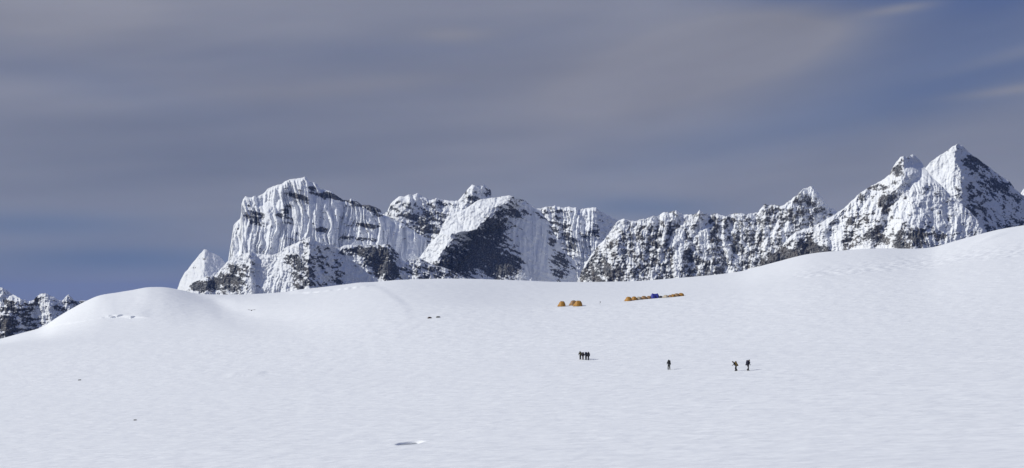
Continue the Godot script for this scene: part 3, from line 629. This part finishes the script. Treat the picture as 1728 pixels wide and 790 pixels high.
func hand_bones(at: Vector3, down: Vector3, side: float, c: Color) -> Array:
	# a gloved hand hanging from the wrist: palm, four curled fingers of unequal length, thumb from the side of the palm
	var fwd := Vector3(0, 0, -1)
	fwd = (fwd - down * fwd.dot(down)).normalized()
	var inw := Vector3(-side, 0, 0)
	var out := []
	out.append([at, at + down * 0.075, 0.026, 0.030, c])
	for k in 4:
		var root := at + down * 0.075 + fwd * (0.032 - 0.021 * k)
		var ln: float = [0.036, 0.041, 0.038, 0.030][k]
		var j1 := root + (down * 0.9 + inw * 0.35).normalized() * ln
		var j2 := j1 + (down * 0.5 + inw * 0.85).normalized() * ln * 0.85
		out.append([root, j1, 0.0105, 0.0098, c])
		out.append([j1, j2, 0.0098, 0.0085, c])
	var th := at + down * 0.025 + fwd * 0.026
	var t1 := th + (fwd * 0.75 + down * 0.65).normalized() * 0.036
	out.append([th, t1, 0.0125, 0.0108, c])
	out.append([t1, t1 + (down * 0.85 + inw * 0.4).normalized() * 0.028, 0.0108, 0.009, c])
	return out

# a mountaineer facing -z; stride: front-back split of the feet, lean: forward bend
func person(u: float, v: float, turn: float, o: Dictionary, label: String) -> void:
	var at := hit(u, v, 200.0)
	at.y -= 0.015
	var tall: float = o.get("tall", 1.78)
	var s := tall / 1.78
	var st: float = o.get("stride", 0.2)
	var wide: float = o.get("wide", 0.11)
	var lean: float = o.get("lean", 0.12)
	var bow: float = o.get("bow", 0.0)
	var jacket: Color = o.get("jacket", Color(0.012, 0.013, 0.018))
	var legs: Color = o.get("legs", Color(0.012, 0.012, 0.014))
	var hat: Color = o.get("hat", Color(0.012, 0.013, 0.018))
	var boots := Color(0.012, 0.011, 0.010)
	var gloves := Color(0.012, 0.012, 0.013)
	var skin := Color(0.30, 0.17, 0.11)
	var hip := Vector3(0, 0.94, 0.02)
	var chest := Vector3(0, 1.33, -lean)
	var neck := Vector3(0, 1.50, -lean * 1.35 - 0.01)
	var head := Vector3(0, 1.645 - 0.10 * bow, -lean * 1.6 - 0.03 - 0.10 * bow)
	var b := []
	b.append([hip, Vector3(0, 1.12, -lean * 0.5), 0.155, 0.15, jacket])
	b.append([Vector3(0, 1.12, -lean * 0.5), chest, 0.15, 0.16, jacket])
	b.append([chest + Vector3(-0.13, 0.07, 0), chest + Vector3(0.13, 0.07, 0), 0.105, 0.105, jacket])
	b.append([chest, neck, 0.11, 0.065, jacket])
	b.append([neck, head, 0.058, 0.062, jacket])
	for side in [-1.0, 1.0]:
		var z: float = st * 0.5 * side
		var lift: float = 0.04 if z > 0.0 else 0.0
		var hj := Vector3(0.085 * side, 0.90, 0.01)
		var kn := Vector3(wide * side * 0.95, 0.49, -0.06 + z * 0.45)
		var an := Vector3(wide * side, 0.10 + lift, 0.03 + z)
		b.append([hj, kn, 0.105, 0.085, legs])
		b.append([kn, an, 0.085, 0.078, legs])
		b.append([an + Vector3(0, 0.05, 0), an + Vector3(0, -0.04, 0), 0.080, 0.070, boots])
		b.append([an + Vector3(0, -0.045, 0.03), an + Vector3(0.02 * side, -0.058, -0.17), 0.052, 0.042, boots])
		var sh := chest + Vector3(0.19 * side, 0.085, 0)
		var el := sh + Vector3(0.07 * side, -0.27, 0.05 + 0.10 * side * signf(st))
		var wr := el + Vector3(0.01 * side, -0.16, -0.19)
		b.append([sh, el, 0.066, 0.052, jacket])
		b.append([el, wr, 0.052, 0.040, jacket])
	var built := blank()
	flesh(b, 0.024, 0.045, built)
	# head: skull, jaw, brow, nose, ears and a knitted hat
	var hd := [[head + Vector3(0, 0.035, 0.01), head + Vector3(0, 0.02, 0.02), 0.088, 0.088, skin], [head + Vector3(0, -0.045, -0.035), head + Vector3(0, -0.01, 0), 0.056, 0.07, skin],
		[head + Vector3(0, 0.015, -0.083), head + Vector3(0, -0.018, -0.098), 0.011, 0.015, skin], [head + Vector3(0, -0.058, -0.082), head + Vector3(0, -0.075, -0.078), 0.014, 0.016, skin],
		[head + Vector3(-0.03, 0.024, -0.072), head + Vector3(0.03, 0.024, -0.072), 0.013, 0.013, hat], [head + Vector3(-0.088, 0.012, 0.01), head + Vector3(-0.09, -0.02, 0.005), 0.013, 0.011, skin],
		[head + Vector3(0.088, 0.012, 0.01), head + Vector3(0.09, -0.02, 0.005), 0.013, 0.011, skin], [head + Vector3(0, 0.055, 0.01), head + Vector3(0, 0.075, 0.015), 0.099, 0.085, hat], [head + Vector3(0, -0.06, 0.02), neck, 0.06, 0.06, jacket]]
	flesh(hd, 0.012, 0.018, built)
	for side in [-1.0, 1.0]:
		var sh := chest + Vector3(0.19 * side, 0.085, 0)
		var el := sh + Vector3(0.07 * side, -0.27, 0.05 + 0.10 * side * signf(st))
		var wr := el + Vector3(0.01 * side, -0.16, -0.19)
		flesh(hand_bones(wr, (wr - el + Vector3(0, -0.08, 0)).normalized(), side, gloves), 0.008, 0.006, built)
	var p := thing("person", at, turn, label, "person", o.get("group", "mountaineers crossing the snow"))
	p.scale = Vector3(s * 1.12, s, s * 1.12)      # bulky down clothes
	put(p, "body", body_mesh(built), mats.cloth)
	# the rucksack rides on the back
	var pc: Color = o.get("pack", Color(0.014, 0.015, 0.028))
	var big: float = o.get("big", 1.05)
	var k := thing("backpack", at, turn, o.get("pack_label", "large dark rucksack"), "backpack", "rucksacks carried by the mountaineers")
	k.scale = Vector3(s * 1.15, s, s * 1.12)
	var y0 := 1.02
	var y1 := 1.02 + 0.46 * big
	var z0 := 0.245 - lean * 0.35
	var z1 := 0.255 - lean * 1.15
	var wd := 0.115 * big
	var bag := blank()
	flesh([[Vector3(-wd, y0, z0), Vector3(-wd, y1, z1), 0.105, 0.115, pc], [Vector3(wd, y0, z0), Vector3(wd, y1, z1), 0.105, 0.115, pc], [Vector3(0, y0, z0 + 0.02), Vector3(0, y1, z1 + 0.02), 0.12, 0.125, pc], [Vector3(0, y0 - 0.04, z0), Vector3(0, y0 + 0.1, z0 + 0.05), 0.1, 0.12, pc]], 0.026, 0.06, bag)
	put(k, "pack_bag", body_mesh(bag), mats.cloth)
	var lid := blank()
	var lc: Color = o.get("lid", pc * 1.3)
	flesh([[Vector3(-wd, y1 + 0.12, z1), Vector3(wd, y1 + 0.12, z1), 0.085, 0.085, lc], [Vector3(-wd * 0.7, y1 + 0.12, z1 + 0.07), Vector3(wd * 0.7, y1 + 0.12, z1 + 0.07), 0.06, 0.06, lc]], 0.026, 0.05, lid)
	put(k, "lid", body_mesh(lid), mats.cloth)
	var roll := blank()
	var rc: Color = o.get("roll", Color(0.02, 0.02, 0.024))
	flesh([[Vector3(-wd - 0.05, y0 - 0.09, z0 + 0.12), Vector3(wd + 0.05, y0 - 0.09, z0 + 0.12), 0.07, 0.07, rc]], 0.022, 0.02, roll)
	put(k, "sleeping_mat_roll", body_mesh(roll), mats.cloth)
	for side in [-1.0, 1.0]:
		var strap := tube([Vector3(0.10 * side, y1 + 0.02, z1 - 0.10), Vector3(0.12 * side, 1.47, -lean * 1.1 - 0.02), Vector3(0.13 * side, 1.36, -lean * 1.1 - 0.135), Vector3(0.15 * side, 1.15, -lean * 0.6 - 0.12), Vector3(0.16 * side, y0 + 0.02, z0 - 0.09)], 0.018, 6)
		put(k, "shoulder_strap", strap, mats.strap)

# ------------------------------------------------------------------ small mesh makers
func tube(path: Array, radius: float, sides: int) -> ArrayMesh:
	var p := PackedVector3Array()
	for i in path.size():
		var a: Vector3 = path[maxi(i - 1, 0)]
		var b: Vector3 = path[mini(i + 1, path.size() - 1)]
		var t := (b - a).normalized()
		var n := t.cross(Vector3(0.31, 0.2, 0.93)).normalized()
		var m := t.cross(n)
		for k in sides + 1:
			var g := TAU * k / sides
			p.append(path[i] + (n * cos(g) + m * sin(g)) * radius)
	return grid_mesh(p, sides + 1, path.size())

func dome_point(a: float, t: float, w: float, l: float, h: float) -> Vector3:
	# a dome of six fabric panels drawn tight between three crossing poles
	var k := cos(3.0 * a)
	var r := pow(cos(t), 0.72) * (1.0 - 0.055 * (1.0 - k * k) * sin(2.0 * t))
	return Vector3(cos(a) * r * w, h * pow(sin(t), 0.86) * (1.0 - 0.03 * (1.0 - k * k)), sin(a) * r * l)

func dome_tent(label: String, u: float, v: float, turn: float, o: Dictionary) -> void:
	var at := hit(u, v, 330.0)
	var w: float = o.get("w", 1.15)
	var l: float = o.get("l", 1.25)
	var h: float = o.get("h", 1.25)
	at.y -= o.get("sunk", 0.06)
	var fly: StandardMaterial3D = mats[o.get("fly", "ochre")]
	var t := thing("dome_tent", at, turn, label, "tent", o.get("group", "dome tents of the camp"))
	var p := PackedVector3Array()
	for r in 13:
		for c in 49:
			p.append(dome_point(TAU * c / 48.0, PI * 0.5 * (12 - r) / 12.0 * 0.999, w, l, h))
	put(t, "fly_sheet", grid_mesh(p, 49, 13), fly)
	# the porch: a lower hood drawn out to a point on one side
	p = PackedVector3Array()
	for r in 9:
		var s := r / 8.0
		var hh := h * 0.80 * pow(1.0 - s, 0.75)
		var half := l * 0.62 * (1.0 - 0.55 * s)
		for c in 17:
			var g := PI * c / 16.0
			p.append(Vector3(-w * 0.62 - (w * 0.78) * s, maxf(hh * sin(g), 0.0), -cos(g) * half))
	put(t, "porch", grid_mesh(p, 17, 9), fly)
	p = PackedVector3Array()
	for r in 9:
		var s := r / 8.0 * 0.86 + 0.06
		for c in 9:
			var a := -0.42 + 0.84 * c / 8.0
			var q := dome_point(a, PI * 0.5 * (0.60 * (1.0 - s) * cos(a * 2.2) + 0.02), w, l, h)
			p.append(q + Vector3(q.x, 0.0, q.z).normalized() * 0.012)
	put(t, "door", grid_mesh(p, 9, 9), mats.door)
	for k in 3:
		var path := []
		for j in 25:
			var tt := PI * j / 24.0
			var a := PI / 3.0 * k
			if tt > PI * 0.5:
				a += PI
				tt = PI - tt
			path.append(dome_point(a, tt * 0.999, w * 1.006, l * 1.006, h * 1.006))
		put(t, "pole", tube(path, 0.016, 6), mats.pole)
	for k in 4:
		var a := PI / 4.0 + PI / 2.0 * k
		var top := dome_point(a, 0.85, w, l, h)
		var peg := Vector3(cos(a) * w * 1.75, 0.0, sin(a) * l * 1.75)
		var wp := t.transform * peg
		peg.y = ground_at(wp.x, wp.z) - at.y
		var line := put(t, "guy_line", tube([top, peg], 0.006, 4), mats.cord)
		put(line, "peg", tube([peg + Vector3(0, 0.12, 0), peg + Vector3(0, -0.1, 0)], 0.012, 5), mats.pole)

func mess_tent(u: float, v: float, turn: float) -> void:
	var at := hit(u, v, 330.0)
	at.y -= 0.05
	var t := thing("mess_tent", at, turn, "blue two-peaked mess tent in the middle of the tent row", "tent")
	# roof cloth hung from two poles, sagging between them, walls splayed to the snow
	var p := PackedVector3Array()
	var cols := 33
	for r in 17:
		var q := (r / 16.0) * 2.0 - 1.0
		for c in cols:
			var x := -1.75 + 3.5 * c / (cols - 1)
			var e := absf(x)
			var ridge := 1.62 - 0.16 * cos(PI * 0.5 * x / 0.85) if e < 0.85 else 1.62 * pow(1.0 - (e - 0.85) / 0.9, 0.8)
			var fall := 1.0 - pow(absf(q), 1.25)
			p.append(Vector3(x, maxf(ridge * fall, 0.0), q * 1.35 * (1.0 - 0.35 * ss(0.85, 1.75, e))))
	put(t, "roof_cloth", grid_mesh(p, cols, 17), mats.blue)
	for s in [-1.0, 1.0]:
		put(t, "pole", tube([Vector3(0.85 * s, 0.0, 0.0), Vector3(0.85 * s, 1.72, 0.0)], 0.022, 6), mats.pole)
		put(t, "guy_line", tube([Vector3(0.85 * s, 1.62, 0.0), Vector3(2.5 * s, -0.1, 0.3)], 0.007, 4), mats.cord)
	p = PackedVector3Array()
	for r in 6:
		var y := 0.04 + 0.85 * (1.0 - r / 5.0)
		for c in 6:
			var x := -0.38 + 0.76 * c / 5.0 * 1.0
			var q := pow(1.0 - y / 1.48, 0.8)
			p.append(Vector3(x * (1.0 - 0.4 * y), y, 1.35 * q + 0.03))
	put(t, "door_flap", grid_mesh(p, 6, 6), mats.blue_dark)

func gear_pile(label: String, u: float, v: float, turn: float, w: float, h: float, m: String, seed_at: float) -> void:
	var at := hit(u, v, 300.0)
	at.y -= 0.04
	var t := thing("gear_pile", at, turn, label, "gear pile")
	var p := PackedVector3Array()
	for r in 11:
		var s := r / 10.0
		for c in 25:
			var a := TAU * c / 24.0
			var lump := 1.0 + 0.22 * noise_b.get_noise_2d(cos(a) * 60.0 + seed_at, sin(a) * 60.0 + s * 50.0)
			var rr := sin(s * PI * 0.5) * lump
			p.append(Vector3(cos(a) * rr * w, h * pow(cos(s * PI * 0.5), 0.7) * (1.0 + 0.3 * noise_b.get_noise_2d(cos(a) * s * 70.0 + seed_at, sin(a) * s * 70.0)), sin(a) * rr * w * 0.6))
	put(t, "tarpaulin", grid_mesh(p, 25, 11), mats[m])
	put(t, "rope", tube([Vector3(-w * 1.05, 0.03, 0.1), Vector3(-w * 0.6, h * 0.80, 0.08), Vector3(0, h * 1.12, 0.06), Vector3(w * 0.6, h * 0.80, 0.03), Vector3(w * 1.05, 0.03, 0.0)], 0.012, 5), mats.cord)

func make_bird() -> void:
	var at := spot(424.5, 524.0, 178.0)
	var t := thing("bird", at, 0.35, "black bird gliding with spread wings above the snow hollow", "bird")
	t.scale = Vector3(1.2, 1.2, 1.2)
	var b := blank()
	var c := Color(0.010, 0.010, 0.012)
	flesh([[Vector3(0, 0, 0.12), Vector3(0, 0.0, -0.10), 0.035, 0.062, c], [Vector3(0, 0.0, -0.10), Vector3(0, 0.012, -0.20), 0.05, 0.036, c], [Vector3(0, 0.012, -0.20), Vector3(0, 0.006, -0.255), 0.02, 0.007, Color(0.05, 0.045, 0.04)]], 0.014, 0.03, b)
	put(t, "body", body_mesh(b), mats.cloth)
	for s in [-1.0, 1.0]:
		var p := PackedVector3Array()
		for side in [1.0, -1.0]:
			for i in 13:
				var q := i / 12.0
				var chord := 0.20 * (1.0 - 0.55 * q * q) * (1.0 + 0.05 * sin(q * 40.0))
				var y := 0.02 + 0.10 * sin(q * PI * 0.55) - 0.05 * q * q
				p.append(Vector3(s * (0.03 + 0.44 * q), y + side * 0.006, -0.09 + 0.05 * q))
				p.append(Vector3(s * (0.03 + 0.44 * q), y + side * 0.010 + 0.01, -0.09 + 0.05 * q + chord * 0.35))
				p.append(Vector3(s * (0.03 + 0.44 * q), y + side * 0.003, -0.09 + 0.05 * q + chord))
		put(t, "wing", grid_mesh(p, 3, 26), mats.feather)
	var tail := PackedVector3Array()
	for side in [1.0, -1.0]:
		for i in 5:
			for k in 3:
				tail.append(Vector3((k - 1) * (0.028 + 0.05 * i / 4.0), 0.004 * side, 0.10 + 0.17 * i / 4.0 - 0.015 * absf(k - 1)))
	put(t, "tail", grid_mesh(tail, 3, 10), mats.feather)

func lump_mesh(size: Vector3, seed_at: float, sharp: float) -> ArrayMesh:
	# an angular block: a sphere pushed out towards a box and broken up
	var p := PackedVector3Array()
	for r in 13:
		for c in 25:
			var a := TAU * c / 24.0
			var e := PI * (r / 12.0 - 0.5)
			var q := Vector3(cos(a) * cos(e), -sin(e), sin(a) * cos(e))
			var m := maxf(absf(q.x), maxf(absf(q.y), absf(q.z)))
			q = q.lerp(q / m, sharp) * (1.0 + 0.25 * noise_b.get_noise_3d(q.x * 45.0 + seed_at, q.y * 45.0, q.z * 45.0))
			p.append(q * size)
	return grid_mesh(p, 25, 13)

func make_small_things() -> void:
	# ice showing in the open hole
	var p := PackedVector3Array()
	for r in 9:
		for c in 41:
			var a := TAU * c / 40.0
			var q := 1.0 - r / 8.0
			var x := cos(a) * 1.72 * q
			var z := sin(a) * 2.5 * q - 0.25 * x
			p.append(Vector3(x, 0.03 * noise_c.get_noise_2d(x * 40.0, z * 40.0) - 0.12 * (1.0 - ss(0.9, 1.0, q)) - 0.05, z))
	var ice := put(self, "ice_patch", grid_mesh(p, 41, 9), mats.ice)
	ice.position = Vector3(HOLE.x, HOLE.y - 0.13, HOLE.z)
	tag(ice, "grey ice lying bare in a small hollow of the snow", "ice")
	# blocks broken from the crust under the left mound
	var where := [[190.0, 536.5, 1.1, 0.55, "left"], [203.0, 535.0, 1.5, 0.75, "mid"], [224.0, 536.5, 1.2, 0.6, "right"]]
	var says := ["small broken snow block where the crust crack ends", "largest of the broken snow blocks along the crust crack", "lone broken snow block apart from the other two"]
	for i in 3:
		var w: Array = where[i]
		var at := hit(w[0], w[1], 240.0)
		var b := put(self, "snow_block", lump_mesh(Vector3(w[2], w[3], 0.8), i * 37.0, 0.5), mats.block)
		b.position = at + Vector3(0, w[3] * 0.25, 0)
		b.rotation.y = 0.3 * i
		tag(b, says[i], "snow block", "snow blocks broken from the crust")
	for s in [[134.0, 642.0, 0.26, "small dark stone at the foot of the snow mound"], [228.0, 710.0, 0.20, "small dark stone alone on the lower snow slope"]]:
		var at := hit(s[0], s[1], 100.0)
		var b := put(self, "stone", lump_mesh(Vector3(s[2] * 1.5, s[2] * 0.6, s[2]), s[0], 0.4), mats.stone)
		b.position = at + Vector3(0, s[2] * 0.2, 0)
		tag(b, s[3], "stone", "stones lying on the snow")
	var m := hit(1012.5, 514.0, 330.0)
	var t := thing("marker_wand", m + Vector3(0, -0.1, 0), 0.2, "thin marker pole stuck in the snow between the two groups of tents", "marker pole")
	put(t, "cane", tube([Vector3(0, 0, 0), Vector3(0.01, 0.5, 0), Vector3(0.0, 1.0, 0.01)], 0.035, 7), mats.stone)
	var fl := PackedVector3Array()
	for r in 4:
		for c in 6:
			fl.append(Vector3(0.02 + 0.05 * c, 1.0 - 0.09 * r - 0.02 * c, 0.03 * sin(c * 1.3)))
	put(t, "flag", grid_mesh(fl, 6, 4), mats.stone)

func make_camp() -> void:
	var near := "three dome tents pitched apart from the row"
	dome_tent("ochre dome tent pitched alone beside the paired tents", 948.5, 517.2, 0.15, {"w": 1.05, "l": 1.2, "h": 1.60, "group": near})
	dome_tent("grey and ochre dome tent half hidden behind another one", 968.0, 515.6, 0.1, {"w": 1.1, "l": 1.2, "h": 1.58, "fly": "tan", "group": near})
	dome_tent("bright ochre dome tent overlapping the grey tent behind it", 976.0, 516.8, 0.12, {"w": 1.2, "l": 1.25, "h": 1.68, "group": near})
	var row := "dome tents standing in the long row"
	dome_tent("ochre dome tent at the lower end of the tent row, largest there", 1060.8, 508.0, 0.1, {"h": 1.35, "w": 1.0, "group": row})
	dome_tent("ochre dome tent second from the lower end of the row", 1070.0, 506.8, 0.3, {"h": 1.2, "w": 0.92, "group": row})
	dome_tent("pale grey dome tent third in the row", 1078.5, 506.0, -0.2, {"h": 0.98, "w": 0.9, "fly": "pale", "group": row})
	dome_tent("brownish dome tent between the pale one and the blue mess tent's neighbour", 1086.6, 505.3, 0.2, {"h": 1.1, "w": 0.95, "fly": "tan", "group": row})
	dome_tent("small brown dome tent tucked against the blue mess tent", 1095.3, 504.4, 0.0, {"h": 0.95, "w": 0.85, "fly": "tan", "group": row})
	mess_tent(1105.3, 503.6, 0.06)
	gear_pile("black covered gear pile beside the blue mess tent", 1115.0, 502.9, 0.1, 0.72, 0.62, "black", 10.0)
	dome_tent("low pale tent just past the black gear pile", 1123.6, 502.3, 0.3, {"h": 0.85, "w": 0.8, "fly": "pale", "group": row})
	dome_tent("very low brown tent between the pale tent and the upper group", 1131.0, 501.6, 0.1, {"h": 0.75, "w": 0.75, "fly": "tan", "group": row})
	dome_tent("small ochre dome tent third from the upper end of the row", 1135.8, 501.2, -0.1, {"h": 0.9, "w": 0.75, "group": row})
	dome_tent("brown dome tent second from the upper end of the row", 1142.0, 500.6, 0.2, {"h": 1.05, "w": 0.95, "fly": "tan", "group": row})
	dome_tent("tan dome tent closing the upper end of the row", 1149.3, 499.8, 0.1, {"h": 1.0, "w": 1.0, "group": row})
	gear_pile("low brown covered load lying apart on the snow", 725.0, 537.4, 0.15, 0.66, 0.42, "brown", 50.0)
	gear_pile("low olive covered load beside the brown one", 739.5, 535.8, 0.25, 0.66, 0.38, "olive", 90.0)

func make_people() -> void:
	var g := "four mountaineers walking close together"
	var dark := Color(0.012, 0.013, 0.018)
	person(979.4, 607.0, 0.25, {"tall": 1.84, "stride": 0.10, "wide": 0.06, "jacket": Color(0.014, 0.015, 0.016), "legs": Color(0.018, 0.018, 0.020), "pack": Color(0.075, 0.068, 0.034), "big": 0.85, "lid": Color(0.03, 0.03, 0.03), "group": g, "pack_label": "olive rucksack on the outermost walker of the group of four"}, "person in dark clothes with an olive rucksack, at the end of the group of four")
	person(983.8, 607.3, -0.1, {"tall": 1.68, "stride": 0.14, "wide": 0.07, "bow": 0.6, "jacket": Color(0.022, 0.014, 0.020), "legs": Color(0.045, 0.030, 0.014), "pack": Color(0.022, 0.014, 0.022), "group": g, "pack_label": "dark plum rucksack on the walker in brown trousers"}, "person in brown trousers with a dark plum rucksack, second in the group of four")
	person(989.0, 607.5, 0.15, {"tall": 1.66, "stride": 0.22, "wide": 0.08, "lean": 0.22, "bow": 0.8, "jacket": Color(0.010, 0.011, 0.022), "legs": dark, "pack": Color(0.014, 0.016, 0.040), "big": 1.3, "lid": Color(0.02, 0.022, 0.045), "group": g, "pack_label": "huge navy rucksack hiding the head of its carrier"}, "person bent under a huge navy rucksack, third in the group of four")
	person(993.0, 607.9, 0.0, {"tall": 1.80, "stride": 0.06, "wide": 0.05, "lean": 0.06, "jacket": Color(0.012, 0.014, 0.016), "legs": dark, "pack": Color(0.014, 0.015, 0.020), "big": 0.95, "group": g, "pack_label": "black rucksack on the upright walker beside the huge navy one"}, "upright person all in black beside the one with the huge navy rucksack")
	person(1129.0, 624.3, 0.0, {"tall": 1.85, "stride": 0.04, "wide": 0.13, "jacket": Color(0.014, 0.018, 0.012), "legs": Color(0.022, 0.026, 0.018), "pack": Color(0.016, 0.017, 0.020), "lid": Color(0.015, 0.016, 0.02), "roll": Color(0.10, 0.11, 0.12), "group": "mountaineers following spread out", "pack_label": "black rucksack with a grey roll on the lone walker"}, "lone person standing legs apart with a black rucksack and grey roll")
	person(1242.3, 626.4, 1.15, {"tall": 1.78, "stride": 0.16, "wide": 0.07, "lean": 0.26, "bow": 0.8, "jacket": Color(0.010, 0.011, 0.012), "legs": Color(0.030, 0.032, 0.036), "pack": Color(0.16, 0.105, 0.022), "lid": Color(0.10, 0.06, 0.02), "roll": Color(0.02, 0.015, 0.01), "group": "mountaineers following spread out", "pack_label": "yellow-brown rucksack on the person bent forward"}, "person bent forward in black with a yellow-brown rucksack")
	person(1262.6, 626.0, -1.0, {"tall": 1.90, "stride": 0.42, "wide": 0.10, "lean": 0.14, "jacket": Color(0.010, 0.010, 0.016), "legs": Color(0.085, 0.085, 0.09), "pack": Color(0.014, 0.014, 0.034), "group": "mountaineers following spread out", "pack_label": "navy rucksack on the striding walker in grey trousers"}, "person striding in grey trousers with a navy rucksack")

# ------------------------------------------------------------------ materials
func grain_normal(freq: float, strength: float, seed_at: int, oct := 4) -> ImageTexture:
	var n := FastNoiseLite.new()
	n.seed = seed_at
	n.noise_type = FastNoiseLite.TYPE_SIMPLEX_SMOOTH
	n.frequency = freq
	n.fractal_octaves = oct
	var img := n.get_seamless_image(1024, 1024)
	img.convert(Image.FORMAT_RGBA8)
	img.bump_map_to_normal_map(strength)
	return ImageTexture.create_from_image(img)

func make_materials() -> void:
	var snow := plain(SNOW, 0.75)
	snow.normal_enabled = true
	snow.normal_texture = grain_normal(0.035, 9.0, 5)
	snow.normal_scale = 0.15
	snow.uv1_triplanar = true
	snow.uv1_world_triplanar = true
	snow.uv1_scale = Vector3(0.0043, 0.01, 0.0097)
	mats.snow = snow
	var mt := plain(Color.WHITE, 0.9)
	mt.vertex_color_use_as_albedo = true
	mats.mountain = mt
	var cl := plain(Color.WHITE, 0.9)
	cl.vertex_color_use_as_albedo = true
	mats.cloth = cl
	mats.valley = plain(Color(0.11, 0.105, 0.10), 0.95)
	mats.block = plain(Color(0.80, 0.82, 0.86), 0.8)
	mats.ice = plain(Color(0.40, 0.42, 0.45), 0.5)
	mats.stone = plain(Color(0.10, 0.095, 0.09), 0.9)
	for f in [["ochre", Color(0.44, 0.215, 0.035)], ["tan", Color(0.33, 0.19, 0.085)], ["pale", Color(0.47, 0.40, 0.30)], ["brown", Color(0.06, 0.035, 0.028)], ["olive", Color(0.045, 0.05, 0.032)], ["black", Color(0.010, 0.010, 0.016)], ["blue", Color(0.030, 0.040, 0.30)], ["blue_dark", Color(0.012, 0.016, 0.10)], ["door", Color(0.22, 0.085, 0.02)], ["strap", Color(0.012, 0.012, 0.014)], ["feather", Color(0.010, 0.010, 0.012)], ["cord", Color(0.20, 0.18, 0.15)]]:
		mats[f[0]] = plain(f[1], 0.65)
	mats.pole = plain(Color(0.10, 0.06, 0.03), 0.5)

func _ready() -> void:
	# camera, sky, sun, exposure
	var seeds := [[noise_a, 11, 3], [noise_b, 23, 3], [noise_c, 31, 2], [noise_d, 47, 3]]
	for s in seeds:
		s[0].seed = s[1]
		s[0].noise_type = FastNoiseLite.TYPE_SIMPLEX_SMOOTH
		s[0].frequency = 0.01
		s[0].fractal_type = FastNoiseLite.FRACTAL_FBM
		s[0].fractal_octaves = s[2]
	var cam := Camera3D.new()
	cam.name = "camera"
	cam.fov = rad_to_deg(2.0 * atan(395.0 / FOCAL))
	cam.rotation.x = PITCH
	cam.near = 0.5
	cam.far = 120000.0
	add_child(cam)
	var env := Environment.new()
	env.background_mode = Environment.BG_SKY
	env.sky = make_sky()
	env.tonemap_mode = Environment.TONE_MAPPER_LINEAR
	env.tonemap_exposure = 1.0
	env.fog_enabled = true
	env.fog_density = 0.000011
	env.fog_light_color = Color(0.50, 0.66, 1.0)
	env.sdfgi_enabled = true
	env.ssao_enabled = true
	env.ssil_enabled = true
	var we := WorldEnvironment.new()
	we.name = "world_environment"
	we.environment = env
	add_child(we)
	var sun := DirectionalLight3D.new()
	sun.name = "sun"
	sun.light_energy = 1.06
	sun.light_color = Color(1.0, 0.995, 0.958)
	sun.light_angular_distance = 0.5
	sun.shadow_enabled = true
	var az := deg_to_rad(5.0)      # the sun stands to the left, a little behind the camera
	var el := deg_to_rad(36.0)
	var to_sun := Vector3(-cos(el) * cos(az), sin(el), cos(el) * sin(az))
	add_child(sun)
	sun.look_at_from_position(Vector3.ZERO, -to_sun, Vector3.UP)
	make_materials()
	print("sky ", Time.get_ticks_msec())
	# the land
	HOLE = hit(692.0, 748.0, 100.0)
	HOLE_D0 = -HOLE.z - 5.0
	HOLE_D1 = -HOLE.z + 5.0
	make_snow_field()
	print("snow ", Time.get_ticks_msec())
	make_valley()
	make_mountains()
	print("mountains ", Time.get_ticks_msec())
	# camp, people and small things
	make_camp()
	make_people()
	make_bird()
	make_small_things()
	print("things ", Time.get_ticks_msec())
